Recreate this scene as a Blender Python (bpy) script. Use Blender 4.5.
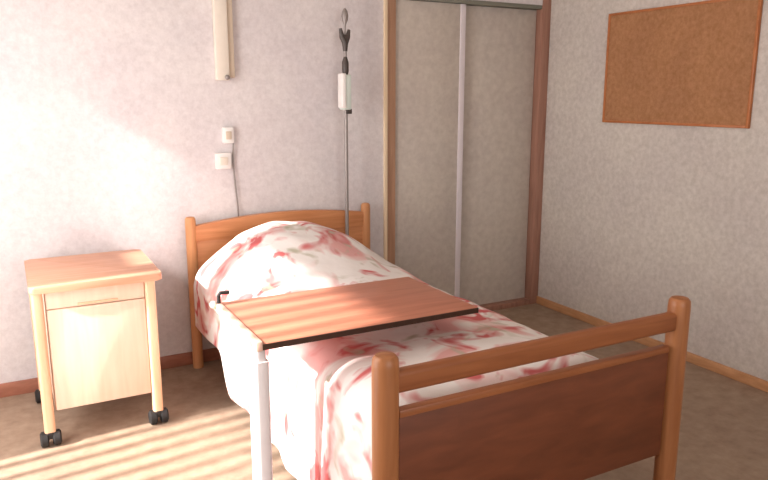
import bpy, bmesh, math, random
from mathutils import Vector, Matrix, noise
random.seed(7)
for o in list(bpy.data.objects):
    bpy.data.objects.remove(o)
S = bpy.context.scene
C = S.collection
PI = math.pi

# ------------------------------------------------------------------ camera, world, sun, window and fill light, exposure
cam_d = bpy.data.cameras.new('camera')
cam = bpy.data.objects.new('camera', cam_d)
C.objects.link(cam)
cam_d.sensor_fit = 'HORIZONTAL'
cam_d.sensor_width = 36.0
cam_d.lens = 700.0 / 768.0 * 36.0
cam_d.clip_start = 0.02
cam.location = (0, 0, 1.45)
cam.rotation_euler = (math.radians(90 - 11.624), 0, math.radians(-28.25))
S.camera = cam

S.view_settings.view_transform = 'Standard'
S.view_settings.look = 'None'
S.view_settings.gamma = 1
S.view_settings.use_curve_mapping = False
S.view_settings.exposure = 0.62

w = bpy.data.worlds.new('daylight')
S.world = w
w.use_nodes = True
w.node_tree.nodes['Background'].inputs[0].default_value = (0.85, 0.92, 1.0, 1)
w.node_tree.nodes['Background'].inputs[1].default_value = 0.6

SUN_AZ, SUN_EL = math.radians(6.0), math.radians(33.0)
sd = bpy.data.lights.new('sun', 'SUN')
sd.energy = 10.0
sd.color = (1.0, 0.95, 0.90)
sd.angle = math.radians(2.0)
sun = bpy.data.objects.new('sun', sd)
C.objects.link(sun)
sun.location = (-4, 1, 4)
sun.rotation_euler = Vector((math.cos(SUN_AZ) * math.cos(SUN_EL), math.sin(SUN_AZ) * math.cos(SUN_EL), -math.sin(SUN_EL))).to_track_quat('-Z', 'Y').to_euler()


def area(name, loc, direction, sx, sy, power, col=(1, 1, 1), spread=180):
    d = bpy.data.lights.new(name, 'AREA')
    d.shape = 'RECTANGLE'
    d.size, d.size_y = sx, sy
    d.energy = power
    d.color = col
    d.spread = math.radians(spread)
    o = bpy.data.objects.new(name, d)
    C.objects.link(o)
    o.location = loc
    o.rotation_euler = Vector(direction).to_track_quat('-Z', 'Y').to_euler()
    return o


# area lamps at the openings: left balcony door, added corner window, added front window
area('window_fill', (-0.74, 2.35, 1.1), (1, 0.0, -0.1), 1.25, 1.9, 33, (1.0, 0.96, 0.94))
area('window_fill', (-0.72, 3.22, 1.32), (1, 0.20, -0.15), 0.4, 0.8, 3.5, (1.0, 0.97, 0.96))  # added lamp to brighten the left of the back wall and the pillow end
area('window_fill', (0.9, -1.15, 1.45), (0, 1, -0.05), 1.6, 1.3, 22, (1.0, 0.95, 0.91))  # added general fill from behind the camera


# ------------------------------------------------------------------ materials
def mat(name, rough=0.6, spec=0.3):
    m = bpy.data.materials.new(name)
    m.use_nodes = True
    nt = m.node_tree
    b = nt.nodes['Principled BSDF']
    b.inputs['Roughness'].default_value = rough
    b.inputs['Specular IOR Level'].default_value = spec
    return m, nt, b


def srgb(r, g, b):
    f = lambda c: (c / 255 / 12.92) if c / 255 <= 0.04045 else ((c / 255 + 0.055) / 1.055) ** 2.4
    return (f(r), f(g), f(b), 1)


def plain(name, col, rough=0.6, spec=0.3, metal=0.0):
    m, nt, b = mat(name, rough, spec)
    b.inputs['Metallic'].default_value = metal
    tc = nt.nodes.new('ShaderNodeTexCoord')
    n = nt.nodes.new('ShaderNodeTexNoise')
    n.inputs['Scale'].default_value = 25
    r = nt.nodes.new('ShaderNodeValToRGB')
    c = Vector(col[:3])
    r.color_ramp.elements[0].color = (*(c * 0.93), 1)
    r.color_ramp.elements[1].color = (*(c * 1.04), 1)
    nt.links.new(tc.outputs['Object'], n.inputs['Vector'])
    nt.links.new(n.outputs['Fac'], r.inputs['Fac'])
    nt.links.new(r.outputs['Color'], b.inputs['Base Color'])
    return m


def mottled(name, c0, c1, scale, rough=0.85, bump=0.15, big=None, detail=4):
    """wallpaper / floor: fine mottling plus a broad tone drift"""
    m, nt, b = mat(name, rough, 0.2)
    tc = nt.nodes.new('ShaderNodeTexCoord')
    n = nt.nodes.new('ShaderNodeTexNoise')
    n.inputs['Scale'].default_value = scale
    n.inputs['Detail'].default_value = detail
    n.inputs['Roughness'].default_value = 0.65
    r = nt.nodes.new('ShaderNodeValToRGB')
    r.color_ramp.elements[0].position = 0.32
    r.color_ramp.elements[1].position = 0.68
    r.color_ramp.elements[0].color = c0
    r.color_ramp.elements[1].color = c1
    nt.links.new(tc.outputs['Object'], n.inputs['Vector'])
    nt.links.new(n.outputs['Fac'], r.inputs['Fac'])
    out = r.outputs['Color']
    if big:
        n2 = nt.nodes.new('ShaderNodeTexNoise')
        n2.inputs['Scale'].default_value = big
        n2.inputs['Detail'].default_value = 3
        r2 = nt.nodes.new('ShaderNodeValToRGB')
        r2.color_ramp.elements[0].position = 0.35
        r2.color_ramp.elements[1].position = 0.65
        r2.color_ramp.elements[0].color = (0.93, 0.92, 0.94, 1)
        r2.color_ramp.elements[1].color = (1, 1, 1, 1)
        mx = nt.nodes.new('ShaderNodeMixRGB')
        mx.blend_type = 'MULTIPLY'
        mx.inputs[0].default_value = 1
        nt.links.new(tc.outputs['Object'], n2.inputs['Vector'])
        nt.links.new(n2.outputs['Fac'], r2.inputs['Fac'])
        nt.links.new(out, mx.inputs[1])
        nt.links.new(r2.outputs['Color'], mx.inputs[2])
        out = mx.outputs[0]
    nt.links.new(out, b.inputs['Base Color'])
    bp = nt.nodes.new('ShaderNodeBump')
    bp.inputs['Strength'].default_value = bump
    bp.inputs['Distance'].default_value = 0.003
    nt.links.new(n.outputs['Fac'], bp.inputs['Height'])
    nt.links.new(bp.outputs['Normal'], b.inputs['Normal'])
    return m


def wood(name, c0, c1, stretch, rough=0.42, spec=0.4, scale=1.0):
    """stretch: per-axis noise frequency; low along the grain"""
    m, nt, b = mat(name, rough, spec)
    tc = nt.nodes.new('ShaderNodeTexCoord')
    mp = nt.nodes.new('ShaderNodeMapping')
    mp.inputs['Scale'].default_value = [s * scale for s in stretch]
    n = nt.nodes.new('ShaderNodeTexNoise')
    n.inputs['Scale'].default_value = 1.0
    n.inputs['Detail'].default_value = 5
    n.inputs['Distortion'].default_value = 0.6
    r = nt.nodes.new('ShaderNodeValToRGB')
    r.color_ramp.elements[0].position = 0.3
    r.color_ramp.elements[1].position = 0.7
    r.color_ramp.elements[0].color = c0
    r.color_ramp.elements[1].color = c1
    nt.links.new(tc.outputs['Object'], mp.inputs['Vector'])
    nt.links.new(mp.outputs['Vector'], n.inputs['Vector'])
    nt.links.new(n.outputs['Fac'], r.inputs['Fac'])
    nt.links.new(r.outputs['Color'], b.inputs['Base Color'])
    bp = nt.nodes.new('ShaderNodeBump')
    bp.inputs['Strength'].default_value = 0.05
    bp.inputs['Distance'].default_value = 0.002
    nt.links.new(n.outputs['Fac'], bp.inputs['Height'])
    nt.links.new(bp.outputs['Normal'], b.inputs['Normal'])
    return m


GX, GY, GZ = (3, 40, 40), (40, 3, 40), (40, 40, 3)
M = {}
M['wall'] = mottled('pale_wallpaper', srgb(210, 203, 202), srgb(224, 218, 217), 38, big=3.0, bump=0.35)
M['wall_right'] = mottled('grey_wallpaper', srgb(194, 185, 175), srgb(214, 206, 197), 38, big=2.5, bump=0.35)
M['ceiling'] = plain('ceiling_paint', srgb(225, 218, 208), 0.9)
M['floor'] = mottled('brown_lino', srgb(148, 125, 106), srgb(170, 148, 127), 14, rough=0.55, bump=0.05, big=2.0)
M['door'] = mottled('wardrobe_door', srgb(194, 184, 173), srgb(208, 199, 188), 24, rough=0.7, bump=0.1, big=3.0)
M['alu'] = plain('brushed_aluminium', srgb(226, 218, 222), 0.45, 0.4, 0.0)
M['track'] = plain('grey_green_track', srgb(128, 128, 116), 0.5)
M['jamb'] = wood('brown_jamb', srgb(166, 126, 100), srgb(188, 148, 120), GZ)
M['jamb_dark'] = wood('red_brown_jamb', srgb(150, 108, 90), srgb(172, 128, 110), GZ)
M['edge'] = wood('cream_edge', srgb(226, 202, 168), srgb(238, 216, 186), GZ)
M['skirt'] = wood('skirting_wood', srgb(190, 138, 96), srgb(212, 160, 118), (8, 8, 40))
M['skirt_back'] = wood('skirting_shaded', srgb(150, 96, 76), srgb(172, 114, 92), (8, 8, 40))  # skirting wood with the back wall's shade put into its colour
M['beech_z'] = wood('beech_upright', srgb(194, 134, 88), srgb(214, 156, 108), GZ)
M['beech_x'] = wood('beech_crosswise', srgb(190, 122, 76), srgb(212, 146, 98), GX)
M['foot_z'] = wood('shaded_beech_upright', srgb(148, 92, 54), srgb(172, 114, 72), GZ)  # same beech as the headboard, footboard shade mixed into the colour
M['foot_x'] = wood('shaded_beech_crosswise', srgb(132, 76, 44), srgb(156, 96, 58), GX)  # crosswise beech, darkened likewise for the footboard's shade
M['panel'] = wood('shaded_panel_beech', srgb(100, 54, 33), srgb(122, 68, 43), (5, 40, 22), rough=0.5)  # same beech again; the unlit front face is darkened in the colour
M['rail_y'] = wood('beech_lengthwise', srgb(190, 126, 74), srgb(214, 150, 96), GY)
M['night'] = wood('pale_beech', srgb(220, 188, 164), srgb(232, 202, 180), (30, 30, 3))
M['night_leg'] = wood('pale_beech_leg', srgb(220, 172, 136), srgb(234, 190, 156), GZ)
M['night_top'] = wood('rosy_beech_top', srgb(208, 148, 118), srgb(222, 168, 138), GX)
M['table'] = wood('red_table_veneer', srgb(176, 108, 84), srgb(198, 130, 104), (3, 30, 30), rough=0.35)
M['table_edge'] = plain('shaded_edge', srgb(62, 40, 28), 0.5)  # shadow on the table's front edge, given as a dark colour
M['batten'] = wood('pink_edge_wood', srgb(214, 168, 148), srgb(230, 190, 172), GY)
M['white'] = plain('white_enamel', srgb(206, 200, 200), 0.4, 0.4)
M['cream'] = plain('cream_plastic', srgb(226, 216, 202), 0.5)
M['beige'] = plain('beige_plastic', srgb(206, 190, 170), 0.5)
M['plastic_white'] = plain('white_plastic', srgb(236, 232, 228), 0.4)
M['mint'] = plain('pale_mint_plastic', srgb(214, 226, 218), 0.4)
M['black'] = plain('black_rubber', srgb(42, 40, 40), 0.6)
M['dark_metal'] = plain('dark_metal', srgb(78, 70, 66), 0.4, 0.5, 0.3)
M['grey_metal'] = plain('grey_steel', srgb(150, 142, 138), 0.4, 0.5, 0.4)
M['cork'] = mottled('cork', srgb(158, 112, 76), srgb(180, 131, 94), 45, rough=0.9, bump=0.3, big=5)
M['cork_frame'] = wood('cork_board_frame', srgb(168, 100, 56), srgb(190, 120, 72), (20, 20, 20))
M['mattress'] = plain('mattress_cotton', srgb(232, 228, 222), 0.9, 0.1)


def floral():
    m, nt, b = mat('floral_cotton', 0.9, 0.1)
    L = nt.links.new
    tc = nt.nodes.new('ShaderNodeTexCoord')

    def blot(scale, lo, hi, dist, off):
        mp = nt.nodes.new('ShaderNodeMapping')
        mp.inputs['Location'].default_value = off
        n = nt.nodes.new('ShaderNodeTexNoise')
        n.inputs['Scale'].default_value = scale
        n.inputs['Detail'].default_value = 2.5
        n.inputs['Distortion'].default_value = dist
        r = nt.nodes.new('ShaderNodeValToRGB')
        r.color_ramp.elements[0].position = lo
        r.color_ramp.elements[1].position = hi
        L(tc.outputs['Object'], mp.inputs['Vector'])
        L(mp.outputs['Vector'], n.inputs['Vector'])
        L(n.outputs['Fac'], r.inputs['Fac'])
        return r.outputs['Color']

    def mix(fac, a, col):
        x = nt.nodes.new('ShaderNodeMixRGB')
        L(fac, x.inputs[0])
        if isinstance(a, tuple):
            x.inputs[1].default_value = a
        else:
            L(a, x.inputs[1])
        x.inputs[2].default_value = col
        return x.outputs[0]
    out = mix(blot(4.2, 0.50, 0.62, 0.8, (3.1, 0.4, 1.0)), srgb(232, 226, 222), srgb(220, 168, 164))
    out = mix(blot(6.0, 0.53, 0.64, 1.1, (0.2, 7.3, 2.0)), out, srgb(200, 104, 104))
    out = mix(blot(7.0, 0.60, 0.72, 0.8, (5.7, 2.2, 8.0)), out, srgb(186, 180, 160))
    L(out, b.inputs['Base Color'])
    n = nt.nodes.new('ShaderNodeTexNoise')
    n.inputs['Scale'].default_value = 18
    bp = nt.nodes.new('ShaderNodeBump')
    bp.inputs['Strength'].default_value = 0.25
    bp.inputs['Distance'].default_value = 0.01
    L(tc.outputs['Object'], n.inputs['Vector'])
    L(n.outputs['Fac'], bp.inputs['Height'])
    L(bp.outputs['Normal'], b.inputs['Normal'])
    return m


M['floral'] = floral()


# ------------------------------------------------------------------ helpers
def bm_box(bm, x0, x1, y0, y1, z0, z1, bev=0.0, seg=2):
    r = bmesh.ops.create_cube(bm, size=1.0)
    vs = r['verts']
    for v in vs:
        v.co = Vector(((x0 + x1) / 2 + v.co.x * (x1 - x0), (y0 + y1) / 2 + v.co.y * (y1 - y0), (z0 + z1) / 2 + v.co.z * (z1 - z0)))
    if bev > 0:
        es = list({e for v in vs for e in v.link_edges})
        bmesh.ops.bevel(bm, geom=es, offset=bev, segments=seg, profile=0.5, affect='EDGES')


def bm_tube(bm, pts, rad, n=14, cap=True):
    """round tube along pts; rad a number or one radius per point"""
    pts = [Vector(p) for p in pts]
    if not hasattr(rad, '__len__'):
        rad = [rad] * len(pts)
    rings = []
    ref = None
    for i, p in enumerate(pts):
        t = (pts[min(i + 1, len(pts) - 1)] - pts[max(i - 1, 0)]).normalized()
        if ref is None:
            ref = t.orthogonal().normalized()
        u = (ref - t * ref.dot(t)).normalized()
        ref = u
        v = t.cross(u)
        rings.append([bm.verts.new(p + (u * math.cos(2 * PI * k / n) + v * math.sin(2 * PI * k / n)) * rad[i]) for k in range(n)])
    for a, b in zip(rings, rings[1:]):
        for k in range(n):
            bm.faces.new((a[k], a[(k + 1) % n], b[(k + 1) % n], b[k]))
    if cap:
        bm.faces.new(list(reversed(rings[0])))
        bm.faces.new(rings[-1])


def bm_prism(bm, outline, axis, a, b, bev=0.0):
    """extrude a 2-D outline along an axis; outline given in the two other axes, in order"""
    def P(u, v, t):
        return {'x': (t, u, v), 'y': (u, t, v), 'z': (u, v, t)}[axis]
    lo = [bm.verts.new(P(u, v, a)) for u, v in outline]
    hi = [bm.verts.new(P(u, v, b)) for u, v in outline]
    n = len(outline)
    fs = [bm.faces.new(lo), bm.faces.new(list(reversed(hi)))]
    for i in range(n):
        fs.append(bm.faces.new((lo[i], hi[i], hi[(i + 1) % n], lo[(i + 1) % n])))
    if bev:
        es = list(fs[0].edges) + list(fs[1].edges)
        bmesh.ops.bevel(bm, geom=es, offset=bev, segments=2, profile=0.5, affect='EDGES')


def rounded(x0, x1, y0, y1, r, n=5):
    pts = []
    for cx_, cy_, a0 in ((x1 - r, y1 - r, 0), (x0 + r, y1 - r, 90), (x0 + r, y0 + r, 180), (x1 - r, y0 + r, 270)):
        for k in range(n + 1):
            a = math.radians(a0 + 90 * k / n)
            pts.append((cx_ + r * math.cos(a), cy_ + r * math.sin(a)))
    return pts


def obj(name, bm, m, parent=None, smooth=True):
    bmesh.ops.recalc_face_normals(bm, faces=bm.faces[:])
    me = bpy.data.meshes.new(name)
    bm.to_mesh(me)
    bm.free()
    me.materials.append(M[m])
    if smooth:
        for p in me.polygons:
            p.use_smooth = True
        try:
            me.set_sharp_from_angle(angle=math.radians(38))
        except Exception:
            pass
    o = bpy.data.objects.new(name, me)
    C.objects.link(o)
    if parent:
        o.parent = parent
        o.matrix_parent_inverse = Matrix.Translation(-Vector(parent.location))
    return o


def box(name, m, ext, parent=None, bev=0.0, kind=None):
    bm = bmesh.new()
    bm_box(bm, *ext, bev=bev)
    o = obj(name, bm, m, parent)
    if kind:
        o['kind'] = kind
    return o


def tube(name, m, pts, rad, parent=None, n=14):
    bm = bmesh.new()
    bm_tube(bm, pts, rad, n)
    return obj(name, bm, m, parent)


def tag(o, label, cat, group=None):
    o['label'] = label
    o['category'] = cat
    if group:
        o['group'] = group
    return o


def thing(name, label, cat, loc, group=None):
    o = bpy.data.objects.new(name, None)
    o.empty_display_size = 0.05
    C.objects.link(o)
    o.location = loc
    return tag(o, label, cat, group)


# ------------------------------------------------------------------ room
XL, XR, YB, YF, ZC = -0.80, 3.245, 3.725, -1.20, 2.50
box('floor', 'floor', (XL - .15, XR + .15, YF - .15, YB + .75, -0.10, 0), kind='structure')
box('ceiling', 'ceiling', (XL - .15, XR + .15, YF - .15, YB + .75, ZC, ZC + .1), kind='structure')
# back wall with the wardrobe opening
OX0, OX1, OZ = 1.998, XR, 2.03
bm = bmesh.new()
bm_box(bm, XL - .15, OX0, YB, YB + .14, 0, ZC)
bm_box(bm, OX0, XR + .15, YB, YB + .14, OZ, ZC)
obj('wall_back', bm, 'wall')['kind'] = 'structure'
bm = bmesh.new()
bm_box(bm, OX0 - .05, OX0, YB + .14, YB + .65, 0, ZC)
bm_box(bm, OX0, XR, YB + .60, YB + .65, 0, ZC)
obj('wall_wardrobe', bm, 'wall')['kind'] = 'structure'
box('wall_right', 'wall_right', (XR, XR + .15, YF, YB + .65, 0, ZC), kind='structure')
# left wall (out of the picture) with a balcony door and an added window placed for the wall's sun patch
W1 = (1.72, 3.00, 0.0, 2.02)
W2 = (3.06, 3.635, 1.48, 2.25)
bm = bmesh.new()
bm_box(bm, XL - .06, XL, YF, W1[0], 0, ZC)
bm_box(bm, XL - .06, XL, W1[0], W1[1], W1[3], ZC)
bm_box(bm, XL - .06, XL, W1[1], W2[0], 0, ZC)
bm_box(bm, XL - .06, XL, W2[0], W2[1], 0, W2[2])
bm_box(bm, XL - .06, XL, W2[0], W2[1], W2[3], ZC)
bm_box(bm, XL - .06, XL, W2[1], YB + .14, 0, ZC)
obj('wall_left', bm, 'wall')['kind'] = 'structure'
# front wall behind the photographer, with a window added for fill light
F0, F1, FZ0, FZ1 = 0.0, 1.8, 0.75, 2.15
bm = bmesh.new()
bm_box(bm, XL - .06, F0, YF - .12, YF, 0, ZC)
bm_box(bm, F1, XR + .15, YF - .12, YF, 0, ZC)
bm_box(bm, F0, F1, YF - .12, YF, 0, FZ0)
bm_box(bm, F0, F1, YF - .12, YF, FZ1, ZC)
obj('wall_front', bm, 'wall')['kind'] = 'structure'


def window_frame_x(name, y0, y1, z0, z1, slats, bw):
    bm = bmesh.new()
    for a, b in ((y0, y0 + .04), (y1 - .04, y1)):
        bm_box(bm, XL - .05, XL - .01, a, b, z0, z1)
    for a, b in ((z0, z0 + .05), (z1 - .05, z1)):
        bm_box(bm, XL - .05, XL - .01, y0, y1, a, b)
    for k in range(1, slats + 1):
        y = y0 + (y1 - y0) * k / (slats + 1)
        bm_box(bm, XL - .04, XL - .02, y - bw / 2, y + bw / 2, z0, z1)
    o = obj(name, bm, 'white')
    o['kind'] = 'structure'
    return o


window_frame_x('window_1', *W1, 11, 0.036)  # unseen blind slats, added to break the sunlight into stripes
window_frame_x('added_window_2', *W2, 0, 0.02)  # opening added to let sun onto the back wall and pillow end
box('sun_block', 'white', (XL - .06, XL - .005, 3.40, 3.545, W2[2], W2[3]), bpy.data.objects['added_window_2'])  # wide pier added to keep sun off the wall beyond the patch
bm = bmesh.new()
for a, b in ((F0, F0 + .05), (F1 - .05, F1), (0.87, 0.93)):
    bm_box(bm, a, b, YF - .09, YF - .03, FZ0, FZ1)
bm_box(bm, F0, F1, YF - .09, YF - .03, FZ0, FZ0 + .05)
bm_box(bm, F0, F1, YF - .09, YF - .03, FZ1 - .05, FZ1)
obj('added_window_3', bm, 'white')['kind'] = 'structure'  # frame of the opening added for the front fill

# skirtings
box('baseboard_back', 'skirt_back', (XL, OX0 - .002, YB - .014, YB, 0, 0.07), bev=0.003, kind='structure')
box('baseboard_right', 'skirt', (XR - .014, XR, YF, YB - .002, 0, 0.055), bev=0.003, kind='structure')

# wardrobe opening: edge strip, jambs, track, two sliding doors
box('trim_1', 'edge', (OX0, OX0 + .022, YB - .012, YB + .05, 0, OZ), bev=0.002, kind='structure')
box('trim_2', 'jamb', (OX0 + .022, OX0 + .085, YB + .004, YB + .06, 0, OZ), bev=0.002, kind='structure')
box('trim_3', 'jamb_dark', (XR - .068, XR - .001, YB - .008, YB + .06, 0, OZ + .06), bev=0.003, kind='structure')
box('trim_4', 'track', (OX0 + .085, XR - .068, YB + .002, YB + .09, 2.006, OZ), bev=0.002, kind='structure')
box('trim_5', 'jamb_dark', (OX0 + .085, XR - .068, YB - .004, YB + .09, 0, 0.035), bev=0.002, kind='structure')


def sliding_door(name, x0, x1, y0, strips):
    d = box(name, 'door', (x0, x1, y0, y0 + .022, .036, 2.004), bev=0.001, kind='structure')
    for a, b in strips:
        box('edge_strip', 'alu', (a, b, y0 - .006, y0 + .024, .036, 2.004), d, bev=0.002)
    return d


sliding_door('door_1', OX0 + .087, 2.585, YB + .022, ((2.548, 2.586),))
sliding_door('door_2', 2.53, XR - .070, YB + .056, ((2.53, 2.552),))

# ------------------------------------------------------------------ bed
BX0, BX1 = 0.785, 1.905
BYH, BYF = 3.66, 1.50
PW = 0.036
bed = thing('bed', 'orange beech single bed frame with arched headboard and tall panelled footboard', 'bed', ((BX0 + BX1) / 2, (BYH + BYF) / 2, 0))


def post(name, x, y, top, r, parent, m='beech_z'):
    bm = bmesh.new()
    bm_tube(bm, [(x, y, 0), (x, y, top - .03), (x, y, top - .012), (x, y, top - .003), (x, y, top)], [r, r, r * .95, r * .75, r * .35], 20)
    return obj(name, bm, m, parent)


hb = box('headboard', 'beech_x', (BX0 + .05, 1.82, BYH - .011, BYH + .011, .30, .70), bed, bev=0.002)
# arched top rail of the headboard
N = 24
hx0, hx1 = BX0 + .045, 1.825
outl = [(hx0 + (hx1 - hx0) * k / N, 0.768 + 0.052 * math.sin(PI * (0.08 + 0.84 * k / N))) for k in range(N + 1)]
outl += [(hx0 + (hx1 - hx0) * (N - k) / N, 0.700) for k in range(N + 1)]
bm = bmesh.new()
bm_prism(bm, outl, 'y', BYH - .018, BYH + .018, 0.004)
obj('top_rail', bm, 'beech_x', hb)
for x in (BX0 + .03, 1.842):
    post('post', x, BYH, .832, .028, hb)
fb = box('footboard', 'panel', (BX0 + .06, BX1 - .035, BYF - .012, BYF + .012, .25, .635), bed, bev=0.003)
bm = bmesh.new()
bm_prism(bm, rounded(BYF - .020, BYF + .020, .688, .752, .015), 'x', BX0 + .05, BX1 - .02)
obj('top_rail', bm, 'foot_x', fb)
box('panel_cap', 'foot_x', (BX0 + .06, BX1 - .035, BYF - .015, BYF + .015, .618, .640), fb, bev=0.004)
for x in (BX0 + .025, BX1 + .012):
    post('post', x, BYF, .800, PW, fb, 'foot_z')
for x in (BX0 + .085, BX1 - .175):
    box('side_rail', 'rail_y', (x, x + .025, BYF + .02, BYH - .02, .26, .36), bed, bev=0.004)
bm = bmesh.new()
for k in range(12):
    y = BYF + .12 + k * .17
    bm_box(bm, BX0 + .11, BX1 - .175, y, y + .07, .335, .352)
obj('slatted_base', bm, 'rail_y', bed)

# mattress and bedding
mt = box('mattress', 'mattress', (BX0 + .072, 1.762, BYF + .08, 3.545, .353, .53), bev=0.04)
tag(mt, 'white mattress under the floral cover on the wooden bed', 'mattress')


def smooth(a, b, t):
    t = max(0, min(1, (t - a) / (b - a)))
    return t * t * (3 - 2 * t)


def bedspread():
    Y0, Y1 = BYF + .065, 3.50
    NU, NV = 110, 130
    bm = bmesh.new()
    grid = []
    for j in range(NV + 1):
        y = Y0 + (Y1 - Y0) * j / NV
        head = smooth(2.85, 3.25, y)
        xl = 0.835 - .058 * head
        xr = 1.775
        hem = 0.085 + 0.20 * smooth(2.98, 3.08, y)
        hem_r = .26
        top = 0.565
        row = []
        for i in range(NU + 1):
            s = i / NU
            if s < .30:
                t = s / .30
                x = xl - .022 * (1 - t) * (1 - head)
                z = hem + (top - .06 - hem) * t
                drape = (1 - t)
            elif s < .84:
                t = (s - .30) / .54
                x = xl + (xr - xl) * t
                z = top
                drape = 0
            else:
                t = (s - .84) / .16
                x = xr + .02 * t
                z = top - .06 - (top - .06 - hem_r) * t
                drape = t
            # rounded shoulders
            edge = min((x - xl) / .12 if x > xl else 0, (xr - x) / .12 if x < xr else 0, 1)
            if .30 <= s < .84:
                e = max(0.0, min(1.0, edge))
                z += -.06 + .06 * math.sqrt(max(0, 1 - (1 - e) ** 2))
            # puff of the quilt and the pillow underneath it
            if .30 <= s < .84:
                t = (s - .30) / .54
                e = math.sin(PI * min(1, max(0, t))) ** .55
                z += .045 * e
                hump = smooth(2.72, 3.28, y) * (1 - .25 * smooth(3.40, 3.50, y))
                prof = math.exp(-(abs(t - .45) / .42) ** 2.6)
                z += .205 * hump * prof * min(1, e * 1.3)
                z += .035 * math.exp(-((t - .10) / .12) ** 2) * (1 - head) * smooth(2.3, 1.7, y)
                foot = 1 - smooth(Y0, Y0 + .12, y)
                z -= .05 * foot ** 2
            n1 = noise.noise(Vector((x * 3.2, y * 2.6, 4.0)))
            n2 = noise.noise(Vector((x * 9, y * 7, 9.0)))
            n3 = noise.noise(Vector((x * 5 + y * 6, (x - y) * 2.0, 2.0)))
            if drape == 0:
                z += .012 * n1 + .006 * n2 + .018 * abs(n3) * (0.4 + head)
            else:
                f = math.sin(y * 17 + 2.5 * n1) * .5 + .5 * noise.noise(Vector((y * 5, z * 1.2, 1)))
                x += (-.022 * (1 - .8 * head) if s < .3 else .02) * drape * f + (.015 * n1 * (1 - head) if s < .3 else 0)
                z += .012 * drape * noise.noise(Vector((y * 4, 0, 3)))
            row.append(bm.verts.new((x, y, z)))
        grid.append(row)
    for a, b in zip(grid, grid[1:]):
        for i in range(NU):
            bm.faces.new((a[i], a[i + 1], b[i + 1], b[i]))
    bmesh.ops.smooth_vert(bm, verts=bm.verts[:], factor=.5, use_axis_x=True, use_axis_y=False, use_axis_z=True)
    bmesh.ops.smooth_vert(bm, verts=bm.verts[:], factor=.5, use_axis_x=True, use_axis_y=False, use_axis_z=True)
    o = obj('bedspread', bm, 'floral')
    for p in o.data.polygons:
        p.use_smooth = True
    md = o.modifiers.new('thick', 'SOLIDIFY')
    md.thickness = .012
    md.offset = -1
    return tag(o, 'white quilted cover with pink and red flower blotches draped over the bed', 'bedspread')


bedspread()

# ------------------------------------------------------------------ overbed table
TX0, TX1, TY0, TY1, TZ = 0.602, 1.412, 1.925, 2.415, 0.722
tb = thing('overbed_table', 'reddish wooden overbed table on a white column, standing across the bed', 'table', (.63, 2.0, 0))
top = box('tabletop', 'table', (TX0 + .02, TX1, TY0 + .003, TY1, TZ - .018, TZ), tb, bev=0.003)
box('edge_shade', 'table_edge', (TX0 + .02, TX1, TY0, TY0 + .004, TZ - .020, TZ - .002), top)  # thin dark strip drawing the front edge's shadow
box('end_batten', 'batten', (TX0, TX0 + .022, TY0, TY1, TZ - .024, TZ + .008), top, bev=0.005)
bm = bmesh.new()
bm_tube(bm, [(TX0 + .012, TY1 - .035, TZ + .004), (TX0 + .012, TY1 - .035, TZ + .035), (TX0 + .018, TY1 - .035, TZ + .045), (TX0 + .05, TY1 - .035, TZ + .043)], .007, 10)
lv = obj('tilt_lever', bm, 'black', tb)
bm = bmesh.new()
bmesh.ops.create_uvsphere(bm, u_segments=16, v_segments=10, radius=.014, matrix=Matrix.Translation((TX0 - .006, TY1 - .03, TZ + .004)))
obj('tilt_knob', bm, 'cream', tb)
PX0, PX1, PY0, PY1 = .604, .648, 1.945, 2.03
bm = bmesh.new()
bm_prism(bm, rounded(PX0, PX1, PY0, PY1, .008), 'z', .05, .655)
obj('column', bm, 'white', tb)
bm = bmesh.new()
bm_prism(bm, rounded(PX0 + .007, PX1 - .007, PY0 + .008, PY1 - .008, .006), 'z', .655, TZ - .03)
obj('inner_column', bm, 'white', tb)
box('bracket', 'grey_metal', (PX0 + .005, PX0 + .30, PY0 + .015, PY1 - .015, TZ - .032, TZ - .018), tb, bev=0.003)
bm = bmesh.new()
bm_box(bm, PX0 + .006, PX1 - .006, PY0 - .20, PY1 + .20, .040, .064, .006)
for y in (PY0 - .19, PY1 + .15):
    bm_box(bm, PX1 - .012, PX0 + .72, y, y + .04, .040, .064, .006)
obj('base', bm, 'white', tb)


def caster(parent, x, y, r, m='black', top=None):
    bm = bmesh.new()
    for a, b in ((-1.25, -.2), (.2, 1.25)):
        bm_tube(bm, [(x + r * a, y, r), (x + r * (a + .2), y, r), (x + r * (b - .2), y, r), (x + r * b, y, r)], [r * .7, r, r, r * .7], 20)
    bm_prism(bm, rounded(x - r * .7, x + r * .7, y - r * .6, y + r * .6, r * .4), 'z', r * 1.1, r * 1.95, r * .2)
    if top:
        bm_tube(bm, [(x, y, r * 1.9), (x, y, top)], r * .3, 10)
    return obj('caster', bm, m, parent)


for x in (PX0 + .03, PX0 + .69):
    for y in (PY0 - .17, PY1 + .17):
        caster(tb, x, y, .021)

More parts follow.
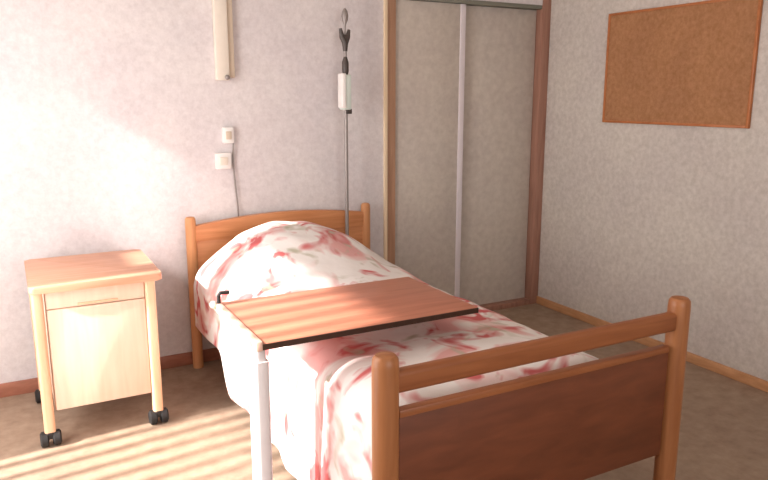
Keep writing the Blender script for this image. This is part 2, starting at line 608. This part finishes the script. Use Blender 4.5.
# ------------------------------------------------------------------ bedside cabinet
NX0, NX1, NY0, NY1 = 0.030, 0.540, 3.05, 3.60
ns = thing('bedside_cabinet', 'pale beech bedside cabinet on black casters, standing by the wall left of the bed', 'cabinet', ((NX0 + NX1) / 2, (NY0 + NY1) / 2, 0))
bm = bmesh.new()
bm_prism(bm, rounded(NX0 - .005, NX1 + .005, NY0 - .012, NY1, .022), 'z', .670, .700, .006)
obj('top', bm, 'night_top', ns)
box('body', 'night', (NX0 + .05, NX1 - .066, NY0 + .028, NY1 - .02, .150, .668), ns, bev=0.003)
dr = box('drawer', 'night', (NX0 + .054, NX1 - .070, NY0 + .014, NY0 + .029, .595, .665), ns, bev=0.004)
box('handle_groove', 'night_leg', (NX0 + .17, NX1 - .18, NY0 + .008, NY0 + .016, .600, .609), dr, bev=0.003)
dd = box('door', 'night', (NX0 + .054, NX1 - .070, NY0 + .014, NY0 + .029, .153, .591), ns, bev=0.004)
for x in (NX0 + .022, NX1 - .046):
    for y in (NY0 + .026, NY1 - .03):
        bm = bmesh.new()
        bm_prism(bm, rounded(x - .022, x + .022, y - .022, y + .022, .014), 'z', .056, .670)
        lg = obj('leg', bm, 'night_leg', ns)
        caster(ns, x, y - .004, .033, 'black', .066)

# ------------------------------------------------------------------ cork board
cb = thing('cork_board', 'brown cork pinboard hanging high on the grey right wall', 'pinboard', (XR, 2.73, 1.295))
box('cork_sheet', 'cork', (XR - .014, XR - .001, 2.234, 3.178, 1.305, 1.915), cb)
bm = bmesh.new()
for y0, y1, z0, z1 in ((2.222, 2.236, 1.293, 1.927), (3.175, 3.19, 1.293, 1.927), (2.237, 3.174, 1.293, 1.307), (2.237, 3.174, 1.913, 1.927)):
    bm_box(bm, XR - .019, XR - .001, y0, y1, z0, z1, .002)
obj('frame', bm, 'cork_frame', cb)

# ------------------------------------------------------------------ pole at the head of the bed
px, py = 1.690, 3.595
pole = thing('lifting_pole', 'thin grey pole rising before the headboard, with white box and dark forked top', 'pole', (px, py, 0))
tube('upright', 'grey_metal', [(px, py, .012), (px, py, 1.62)], .0105, pole)
tube('base_plate', 'grey_metal', [(px, py - .02, 0), (px, py - .02, .010), (px, py - .02, .013)], [.035, .035, .03], pole, 24)
bxp = box('control_box', 'mint', (px - .034, px + .018, py - .042, py + .018, 1.375, 1.565), pole, bev=0.008)
box('side_cover', 'plastic_white', (px - .039, px - .016, py - .047, py + .020, 1.385, 1.572), bxp, bev=0.005)
box('clamp', 'dark_metal', (px - .004, px + .030, py - .020, py + .018, 1.352, 1.380), pole, bev=0.004)
tube('joint', 'dark_metal', [(px, py, 1.565), (px, py, 1.585), (px, py, 1.63), (px, py, 1.66)], [.014, .019, .019, .010], pole)
tube('neck', 'grey_metal', [(px, py, 1.66), (px, py, 1.735)], .009, pole)
bm = bmesh.new()
bm_tube(bm, [(px, py, 1.69), (px, py, 1.735), (px - .018, py, 1.765), (px - .028, py, 1.81)], [.012, .018, .015, .008])
bm_tube(bm, [(px, py, 1.725), (px + .016, py, 1.765), (px + .024, py, 1.805)], [.015, .014, .008])
bm_box(bm, px - .022, px + .020, py - .012, py + .012, 1.742, 1.778, .005)
obj('fork', bm, 'dark_metal', pole)
bm = bmesh.new()
bm_tube(bm, [(px, py, 1.77), (px, py, 1.83), (px, py, 1.85), (px, py, 1.875), (px, py, 1.90), (px, py, 1.915)], [.006, .006, .015, .019, .015, .004])
obj('top_knob', bm, 'grey_metal', pole)

# ------------------------------------------------------------------ wall services
tr = thing('cable_trunking', 'cream vertical cable trunking on the wall above the bed, ending halfway down', 'trunking', (1.03, YB, 1.53))
box('shade_strip', 'beige', (1.058, 1.098, YB - .030, YB - .001, 1.545, 2.498), tr, bev=0.003)  # beige strip drawing the shade on the trunking's right side
box('cover', 'cream', (.998, 1.066, YB - .045, YB - .001, 1.530, 2.498), tr, bev=0.006)
bm = bmesh.new()
bmesh.ops.create_uvsphere(bm, u_segments=16, v_segments=10, radius=.013, matrix=Matrix.Translation((1.050, YB - .05, 1.545)))
obj('button', bm, 'grey_metal', tr)


def wall_box(name, x, z, wd, ht, label, m, lens):
    t = thing(name, label, 'switch' if 'switch' in name else 'socket', (x, YB, z - ht / 2))
    p = box('plate', m, (x - wd / 2, x + wd / 2, YB - .028, YB - .001, z - ht / 2, z + ht / 2), t, bev=0.006)
    box('rocker' if 'switch' in name else 'outlet', lens, (x - wd / 4, x + wd / 4, YB - .034, YB - .026, z - ht / 4, z + ht / 4), p, bev=0.003)
    return t


wall_box('wall_switch', 1.050, 1.245, .060, .085, 'small white wall switch below the cable trunking, above the wall socket', 'plastic_white', 'beige')
wall_box('wall_socket', 1.018, 1.110, .085, .085, 'square white wall socket under the small switch, above the headboard', 'plastic_white', 'cream')
cp = [(1.075, YB - .012, 1.262), (1.078, YB - .016, 1.20), (1.072, YB - .012, 1.10), (1.078, YB - .014, .98), (1.088, YB - .016, .86), (1.088, YB - .02, .70), (1.08, YB - .02, .45)]
cd = bmesh.new()
pts = []
for i in range(len(cp) - 1):
    for k in range(6):
        pts.append(Vector(cp[i]).lerp(Vector(cp[i + 1]), k / 6))
pts.append(Vector(cp[-1]))
for _ in range(4):
    pts = [pts[0]] + [(pts[i - 1] + pts[i] * 2 + pts[i + 1]) / 4 for i in range(1, len(pts) - 1)] + [pts[-1]]
bm_tube(cd, pts, .0045, 8)
tag(obj('call_cord', cd, 'grey_metal'), 'thin grey cord hanging down the wall from the switch to behind the headboard', 'cord')
